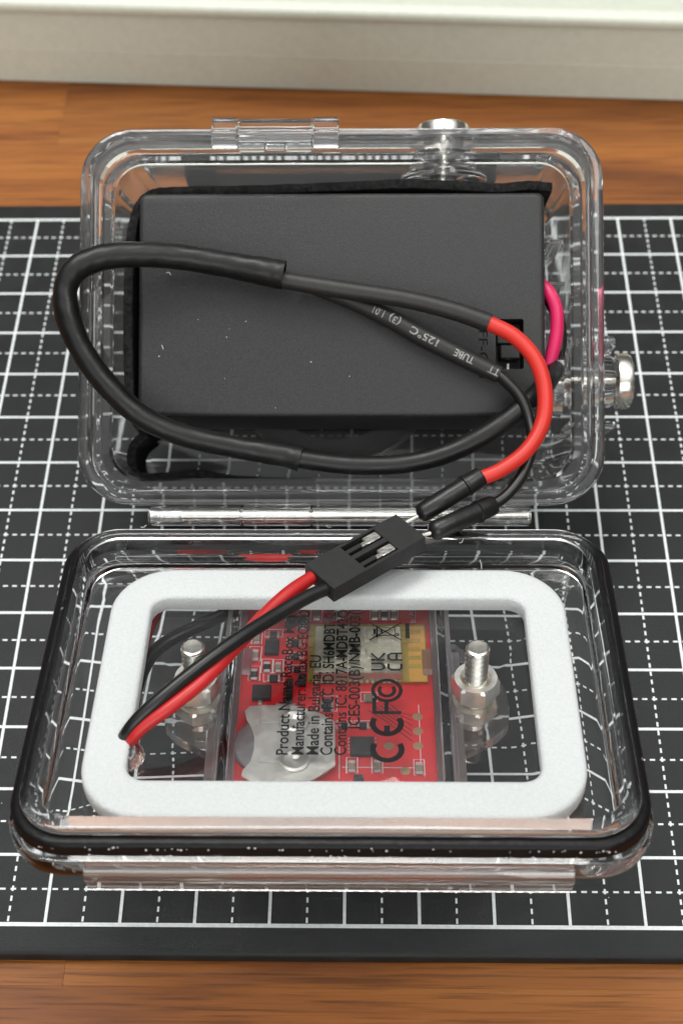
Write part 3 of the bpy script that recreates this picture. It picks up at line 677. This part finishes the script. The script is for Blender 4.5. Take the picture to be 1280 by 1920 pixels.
# print on the shell
def tline(body, x_base, y0, y1):
    u, v0 = LI.loc(x_base, y0, ZT); _, v1 = LI.loc(x_base, y1, ZT)
    place_text(LI, body, (u, v0), ZT, (0, 1), 0.148, length=v1 - v0, bold=0.016, ext=0.004, name='label_lettering', mat=M_ink_shade, parent=mod)
tline('Product Name RaceBox Mini', 539, 1423, 1160)
tline('Manufacturer: Rotax BG EOOD', 568, 1423, 1150)
tline('Made in Bulgaria, EU', 596, 1423, 1235)
tline('Contains FCC ID: SH6MDBT42Q', 622, 1424, 1139)
tline('Contains IC: 8017A-MDBT42Q', 648, 1424, 1150)
tline('ICES-003(B)/NMB-003(B)', 674, 1373, 1135)
ZI = ZT + 0.004
def stroke(F, pts_, w_, n, closed=False):
    # flat ribbon of constant width through 2D points
    P = [Vector(p) for p in pts_]; m = len(P); vs, fs = [], []
    for i in range(m):
        a_ = P[(i - 1) % m] if (closed or i) else P[i]; c_ = P[(i + 1) % m] if (closed or i < m - 1) else P[i]
        t = (c_ - a_).normalized(); nn = Vector((-t.y, t.x)) * w_ / 2
        for q in (P[i] + nn, P[i] - nn): vs.append(F.p(q.x, q.y, n))
    for i in range(m if closed else m - 1):
        j = (i + 1) % m; fs.append((2 * i, 2 * i + 1, 2 * j + 1, 2 * j))
    return vs, fs
def arc(cx, cy, r, a0, a1, k=18): return [(cx + r * math.cos(math.radians(a0 + (a1 - a0) * i / k)), cy + r * math.sin(math.radians(a0 + (a1 - a0) * i / k))) for i in range(k + 1)]
# symbols are drawn upright in (x right, y up) and turned a quarter, like the text
def turned(parts2d, cx_px, cy_px, sc_, name):
    u, v = LI.loc(cx_px, cy_px, ZT); AV, AF = [], []
    for pl_, w_, cl in parts2d:
        q = [(u - y * sc_, v + x * sc_) for x, y in pl_]
        vs, fs = stroke(LI, q, w_ * sc_, ZI, cl); b = len(AV); AV += vs; AF += [tuple(i + b for i in f) for f in fs]
    mk(name, AV, AF, M_ink_shade, mod, smooth=0)
ce = [(arc(-0.55, 0, 0.5, 60, 300), 0.21, False), (arc(0.65, 0, 0.5, 60, 300), 0.21, False), ([(0.2, 0), (0.55, 0)], 0.21, False)]
turned(ce, 725, 1390, 0.36, 'approval_mark')
fc = [([(-0.75, -0.5), (-0.75, 0.5)], 0.14, False), ([(-0.78, 0.45), (-0.05, 0.45)], 0.14, False), ([(-0.75, 0.02), (-0.25, 0.02)], 0.14, False),
      (arc(0.3, 0, 0.5, 0, 350), 0.14, True), (arc(0.3, 0, 0.27, 50, 310), 0.14, False)]
turned(fc, 725, 1313, 0.365, 'approval_mark')
uk = [([(-0.75, 1.0), (-0.75, 0.35), (-0.6, 0.15), (-0.35, 0.15), (-0.2, 0.35), (-0.2, 1.0)], 0.17, False), ([(0.15, 0.08), (0.15, 1.0)], 0.17, False), ([(0.75, 1.0), (0.2, 0.5), (0.78, 0.08)], 0.17, False),
      ([(-0.2, -0.15), (-0.6, -0.15), (-0.75, -0.35), (-0.75, -0.85), (-0.6, -1.0), (-0.2, -1.0)], 0.17, False), ([(0.15, -1.08), (0.15, -0.35), (0.3, -0.15), (0.6, -0.15), (0.75, -0.35), (0.75, -1.08)], 0.17, False), ([(0.15, -0.7), (0.75, -0.7)], 0.17, False)]
turned(uk, 724, 1247, 0.20, 'approval_mark')
we = [([(-0.38, 0.45), (0.38, 0.45), (0.30, -0.62), (-0.30, -0.62)], 0.07, True), ([(-0.5, 0.48), (0.5, 0.48)], 0.1, False), ([(-0.2, 0.62), (0.2, 0.62)], 0.12, False),
      ([(-0.75, 0.95), (0.75, -1.0)], 0.08, False), ([(0.75, 0.95), (-0.75, -1.0)], 0.08, False), (arc(-0.27, -0.72, 0.1, 0, 350, 10), 0.08, True), ([(-0.1, 0.2), (0.2, 0.2)], 0.1, False)]
turned(we, 722, 1190, 0.225, 'approval_mark')
turned([([(-0.5, 0), (0.5, 0)], 0.2, False)], 764, 1189, 0.29, 'mark_bar')

# ---- parts on the circuit board (positions read off the board plane)
def pb(x, y, n=ZP): return LI.loc(x, y + 11, n)     # + 11: the clear plates above lift the board optically
def comp(name, x0, y0, x1, y1, h, m, lift=0.0, parent=pcb, r=0.01):
    dy = (lift + h) * 100
    u0, v1 = pb(x0, y0 + dy); u1, v0 = pb(x1, y1 + dy)
    ux0, _ = pb(x0, (y0 + y1) / 2); ux1, _ = pb(x1, (y0 + y1) / 2)
    return mk(name, *rbox(LI, ux0, ux1, v0, v1, ZP + lift, ZP + lift + h, r=r, ch=min(0.01, h * 0.3), seg=2), m, parent, smooth=30)
mdl = comp('radio_board', 580, 1168, 799, 1277, 0.05, M_gold)
comp('antenna_patch', 765, 1172, 797, 1277, 0.008, M_goldt, lift=0.05)
for i in range(5):
    comp('antenna_trace', 764, 1180 + i * 16, 788, 1187 + i * 16, 0.006, M_gold, lift=0.0585)
rs = comp('radio_shield', 592, 1170, 752, 1258, 0.17, M_shield, lift=0.05, r=0.03)
for i in range(15):
    comp('solder_pad', 592 + i * 10.4, 1267, 597 + i * 10.4, 1279, 0.012, M_capend, lift=0.05)
for i in range(7):
    comp('solder_pad', 580, 1178 + i * 10, 588, 1182 + i * 10, 0.012, M_pcbedge, lift=0.05)
# coin cell clip
cl = []
for (x, y) in ((461, 1332), (470, 1323), (500, 1321), (560, 1323), (602, 1337), (628, 1352), (627, 1436), (595, 1458), (580, 1466), (470, 1466), (452, 1456), (455, 1445), (470, 1428), (477, 1405), (478, 1380), (472, 1362), (464, 1348)):
    cl.append(LI.loc(x, y + 11, ZP + 0.12))
cl.reverse()
vs, fs = loft([[LI.p(u, v, ZP + 0.10) for u, v in cl], [LI.p(u, v, ZP + 0.125) for u, v in cl]])
clip = mk('coin_cell_clip', vs, fs, M_clip, pcb, smooth=25)
for (x, y) in ((553, 1352), (552, 1428)):
    u, v = LI.loc(x, y + 11, ZP + 0.12)
    mk('spring_dome', *lathe(LI.p(u, v, ZP + 0.126), LI.n, [(0.19, 0.0), (0.185, 0.02), (0.15, 0.035), (0.12, 0.01), (0.0, -0.005)], 28), M_clip, pcb)
    u2, v2 = LI.loc(x - 42, y + 12, ZP + 0.12)
    mk('spring_slot', *rbox(LI, u2 - 0.16, u2 + 0.14, v2 - 0.02, v2 + 0.09, ZP + 0.1255, ZP + 0.14, r=0.01, ch=0.005), M_clip, pcb)
u, v = LI.loc(463, 1414, ZP)
mk('coin_cell', *lathe(LI.p(u + 0.36, v, ZP + 0.002), LI.n, [(0.50, 0.0), (0.52, 0.02), (0.52, 0.075), (0.50, 0.09), (0, 0.09)], 40), M_cell, pcb)
# passives: boxed outlines with a body and two ends
def passive(x0, y0, x1, y1, chip=False):
    lu0, lv1 = pb(x0, y0); lu1, lv0 = pb(x1, y1)
    vs, fs = stroke(LI, [(lu0, lv0), (lu1, lv0), (lu1, lv1), (lu0, lv1)], 0.016, ZP + 0.004, True)
    mk('silk_outline', vs, fs, M_silk, pcb, smooth=0)
    mx, my = (x1 - x0) * 0.16, (y1 - y0) * 0.12
    if (y1 - y0) > (x1 - x0):
        comp('resistor' if chip else 'capacitor', x0 + mx, y0 + (y1 - y0) * 0.3, x1 - mx, y1 - (y1 - y0) * 0.3, 0.055, M_chip if chip else M_cap)
        comp('solder_end', x0 + mx, y0 + my, x1 - mx, y0 + (y1 - y0) * 0.31, 0.045, M_capend); comp('solder_end', x0 + mx, y1 - (y1 - y0) * 0.31, x1 - mx, y1 - my, 0.045, M_capend)
    else:
        comp('resistor' if chip else 'capacitor', x0 + (x1 - x0) * 0.3, y0 + my, x1 - (x1 - x0) * 0.3, y1 - my, 0.055, M_chip if chip else M_cap)
        comp('solder_end', x0 + mx, y0 + my, x0 + (x1 - x0) * 0.31, y1 - my, 0.045, M_capend); comp('solder_end', x1 - (x1 - x0) * 0.31, y0 + my, x1 - mx, y1 - my, 0.045, M_capend)
for q in ((475, 1184, 492, 1207, False), (471, 1212, 491, 1239, False), (470, 1248, 489, 1275, True), (499, 1180, 531, 1194, True), (494, 1235, 513, 1260, True), (516, 1236, 533, 1260, False), (497, 1261, 534, 1277, True),
          (695, 1137, 712, 1163, False), (713, 1137, 730, 1163, True), (731, 1137, 747, 1163, False), (628, 1137, 644, 1163, False), (648, 1421, 668, 1451, False), (695, 1420, 715, 1451, False), (773, 1425, 793, 1455, False),
          (631, 1350, 660, 1364, True), (664, 1350, 696, 1364, True), (676, 1297, 707, 1314, False), (540, 1196, 572, 1209, True), (543, 1222, 572, 1233, True), (545, 1246, 572, 1258, True), (596, 1304, 632, 1332, True),
          (585, 1125, 604, 1165, False), (560, 1150, 575, 1180, False)):
    passive(*q)
comp('chip', 499, 1196, 526, 1222, 0.07, M_chip); comp('chip', 656, 1379, 699, 1414, 0.07, M_chip); comp('chip', 476, 1281, 511, 1306, 0.08, M_chip)
comp('chip', 538, 1270, 551, 1312, 0.09, M_chip); comp('chip', 537, 1152, 575, 1168, 0.07, M_chip); comp('chip', 661, 1452, 680, 1470, 0.06, M_chip); comp('chip', 560, 1262, 575, 1282, 0.06, M_chip)
for i in range(5):
    comp('solder_pad', 500 + i * 5.4, 1223, 503 + i * 5.4, 1226, 0.01, M_capend); comp('solder_pad', 657 + i * 8.5, 1415, 661 + i * 8.5, 1418, 0.01, M_capend)
    comp('solder_pad', 651, 1382 + i * 6.5, 654, 1386 + i * 6.5, 0.01, M_capend); comp('solder_pad', 701, 1382 + i * 6.5, 704, 1386 + i * 6.5, 0.01, M_capend)
comp('solder_end', 486, 1306, 494, 1318, 0.03, M_capend); comp('solder_end', 519, 1316, 556, 1323, 0.03, M_capend)
for (x, y) in ((781, 1343), (781, 1371), (781, 1399), (727, 1399), (757, 1447)):
    u, v = pb(x, y); mk('round_pad', *lathe(LI.p(u, v, ZP), LI.n, [(0.065, 0), (0.065, 0.006), (0.03, 0.008), (0, 0.008)], 20), M_pcbedge, pcb)
AV, AF = [], []
for i in range(6):
    p0 = pb(690 + i * 7, 1330 - 3 * i); p1 = pb(715 + i * 7, 1345 - i * 2); p2 = pb(770, 1390 - i * 10)
    vs, fs = stroke(LI, [p0, p1, p2], 0.02, ZP + 0.002); b = len(AV); AV += vs; AF += [tuple(k + b for k in f) for f in fs]
mk('copper_trace', AV, AF, M_trace, pcb, smooth=0)
AV, AF = [], []
for pl_ in ([(783, 1320), (786, 1430)], [(635, 1400), (634, 1462)], [(640, 1440), (775, 1441)], [(779, 1130), (780, 1165)], [(505, 1140), (500, 1165), (478, 1178)]):
    vs, fs = stroke(LI, [pb(*q) for q in pl_], 0.012, ZP + 0.004); b = len(AV); AV += vs; AF += [tuple(k + b for k in f) for f in fs]
mk('silk_line', AV, AF, M_silk, pcb, smooth=0)
u, v = pb(768, 1142)
place_text(LI, 'Rev 4', (u, v + 0.14), ZP, (0, -1), 0.10, length=0.42, ext=0.005, name='board_lettering', mat=M_silk, parent=pcb)

# ------------------------------------------------------------------ bolts and nuts
def hexloop(c, r, n_, rot=0.0): 
    a_, b2 = LI.u, LI.v
    return [c + a_ * (r * math.cos(math.radians(60 * k + rot))) + b2 * (r * math.sin(math.radians(60 * k + rot))) + LI.n * n_ for k in range(6)]
def nut(u, v, n0, h, rot, label, group=None):
    c = LI.p(u, v, 0); ro = 0.315; seg = 36
    def loop(n_, f):        # f: 0 hexagon .. 1 circle
        out = []
        for k in range(seg):
            an = 2 * math.pi * k / seg; hx = (ro * math.cos(math.pi / 6)) / math.cos(((an - math.radians(rot) + math.pi / 6) % (math.pi / 3)) - math.pi / 6)
            # chamfer cone keeps the corners lower than the flats
            r_ = min(hx, ro * f); out.append(c + (LI.u * math.cos(an) + LI.v * math.sin(an)) * r_ + LI.n * n_)
        return out
    circ = lambda r_, n_: [c + (LI.u * math.cos(2 * math.pi * k / seg) + LI.v * math.sin(2 * math.pi * k / seg)) * r_ + LI.n * n_ for k in range(seg)]
    loops = [circ(0.158, n0), loop(n0, 0.88), loop(n0 + 0.03, 1.0), loop(n0 + h - 0.035, 1.0), loop(n0 + h, 0.87), circ(0.20, n0 + h), circ(0.158, n0 + h - 0.03)]
    vs, fs = loft(loops, cap=False, ring=True)
    return mk('hex_nut', vs, fs, M_nut, None, smooth=22, label=label, cat='nut', group=group)
for s, side in ((1, 'bare bolt'), (-1, 'bolt crossed by the plug wires')):
    u, v = 0.03 + s * 1.79, 2.80
    # threaded bolt: real helical ridge
    top, botm = 0.655, -1.0; pitch = 0.082; rmaj, rmin = 0.153, 0.118; seg = 24; vs, fs = [], []
    steps = int((top - 0.03 - botm) / pitch * 2); 
    c = LI.p(u, v, 0)
    for i in range(steps + 1):
        for k in range(seg):
            an = 2 * math.pi * k / seg; n_ = botm + (i / 2 + k / seg) * pitch
            r_ = rmaj if i % 2 == 0 else rmin
            n_ = min(n_, top - 0.03)
            vs.append(c + (LI.u * math.cos(an) + LI.v * math.sin(an)) * r_ + LI.n * n_)
    for i in range(steps):
        for k in range(seg - 1): fs.append((i * seg + k, i * seg + k + 1, (i + 1) * seg + k + 1, (i + 1) * seg + k))
        if i + 2 <= steps: fs.append((i * seg + seg - 1, (i + 2) * seg, (i + 3) * seg, (i + 1) * seg + seg - 1) if i + 3 <= steps else (i * seg + seg - 1, (i + 2) * seg, (i + 1) * seg + seg - 1))
    b = len(vs)
    for (r_, n_) in ((rmaj, top - 0.035), (rmaj - 0.01, top - 0.012), (rmaj - 0.035, top), (0.05, top - 0.004)):
        for k in range(seg):
            an = 2 * math.pi * k / seg; vs.append(c + (LI.u * math.cos(an) + LI.v * math.sin(an)) * r_ + LI.n * n_)
    for i in range(3):
        for k in range(seg): k2 = (k + 1) % seg; fs.append((b + i * seg + k, b + i * seg + k2, b + (i + 1) * seg + k2, b + (i + 1) * seg + k))
    fs.append(tuple(b + 3 * seg + k for k in range(seg)))
    mk('bolt', vs, fs, M_metal, None, smooth=20, label='threaded steel bolt standing in the lid, ' + ('bare beside the circuit board antenna' if s > 0 else 'crossed by the red and black plug wires'), cat='bolt', group='bolts through the lid')
    nut(u, v, -0.178, 0.285, 20 if s > 0 else 38, 'upper steel hex nut inside the lid on the ' + side, 'nuts on the lid bolts')
    nut(u, v, -0.598, 0.22, 12 if s > 0 else 50, 'lower steel hex nut under the lid floor on the ' + side, 'nuts on the lid bolts')
    cut(lid, [lathe(LI.p(u, v, -0.5), LI.n, [(0.157, 0), (0.157, 0.6)], 24)])
cut(lid, [lathe(LI.p(-2.56, 1.86, -0.5), LI.n, [(0.16, 0), (0.16, 0.6)], 20)])

# ------------------------------------------------------------------ lint and dust lying on things
DV, DF = [], []
def speck(p, nrm, r):
    a_, b2 = basis(nrm); b = len(DV); k = 5
    ph_ = random.random() * 6
    for i in range(k):
        q = r * random.uniform(0.6, 1.3); DV.append(p + a_ * (q * math.cos(ph_ + 6.28 * i / k)) + b2 * (q * math.sin(ph_ + 6.28 * i / k)))
    DV.append(p + nrm * r * 0.6); DF.extend([(b + i, b + (i + 1) % k, b + k) for i in range(k)])
def fibre(p, nrm, ln):
    a_, b2 = basis(nrm); th = random.random() * 6.28; q = p + nrm * 0.004; P = []
    for i in range(6):
        P.append((q.copy(), 0.0045)); th += random.uniform(-0.9, 0.9); q = q + (a_ * math.cos(th) + b2 * math.sin(th)) * ln / 5
    vs, fs = tube(P, 4); b = len(DV); DV.extend(vs); DF.extend([tuple(i + b for i in f) for f in fs])
for k in range(90):                                     # gasket, front run
    t = random.uniform(-3.3, 3.3); an = random.choice((0.06, 0.2)) + random.uniform(-0.03, 0.03)
    speck(LI.p(t, LC - 2.623 - 0.113, an), -LI.v, random.choice((0.008, 0.011, 0.016)))
for k in range(26):                                     # lip and lid floor
    speck(LI.p(random.uniform(-3.3, 3.3), LC + 2.5, 0.372), LI.n, 0.007)
    speck(LI.p(random.uniform(-3.2, 3.2), random.uniform(0.6, 5.0), -0.178), LI.n, 0.006)
for (x, y) in ((546, 1003), (612, 985), (868, 1010), (900, 1050), (430, 1080), (1090, 1068), (275, 985)):
    fibre(LI.px(x, y, 0.372), LI.n, random.uniform(0.08, 0.2))
for k in range(9):                                      # battery box
    speck(HO.p(random.uniform(-2.8, 2.8), random.uniform(1.4, 4.5), BT), HO.n, random.choice((0.005, 0.006, 0.009)))
for (x, y) in ((306, 655), (312, 512)):
    fibre(HO.px(x, y, BT), HO.n, random.uniform(0.05, 0.12))
for k in range(40):                                     # mat
    speck(Vector((random.uniform(0, 10), random.uniform(-0.4, 14), 0.004)), Vector((0, 0, 1)), random.choice((0.006, 0.009)))
mk('dust', DV, DF, M_dust, None, smooth=0, kind='stuff', label='pale dust specks and lint on the lid, gasket and battery box', cat='dust')
sc.render.film_transparent = False
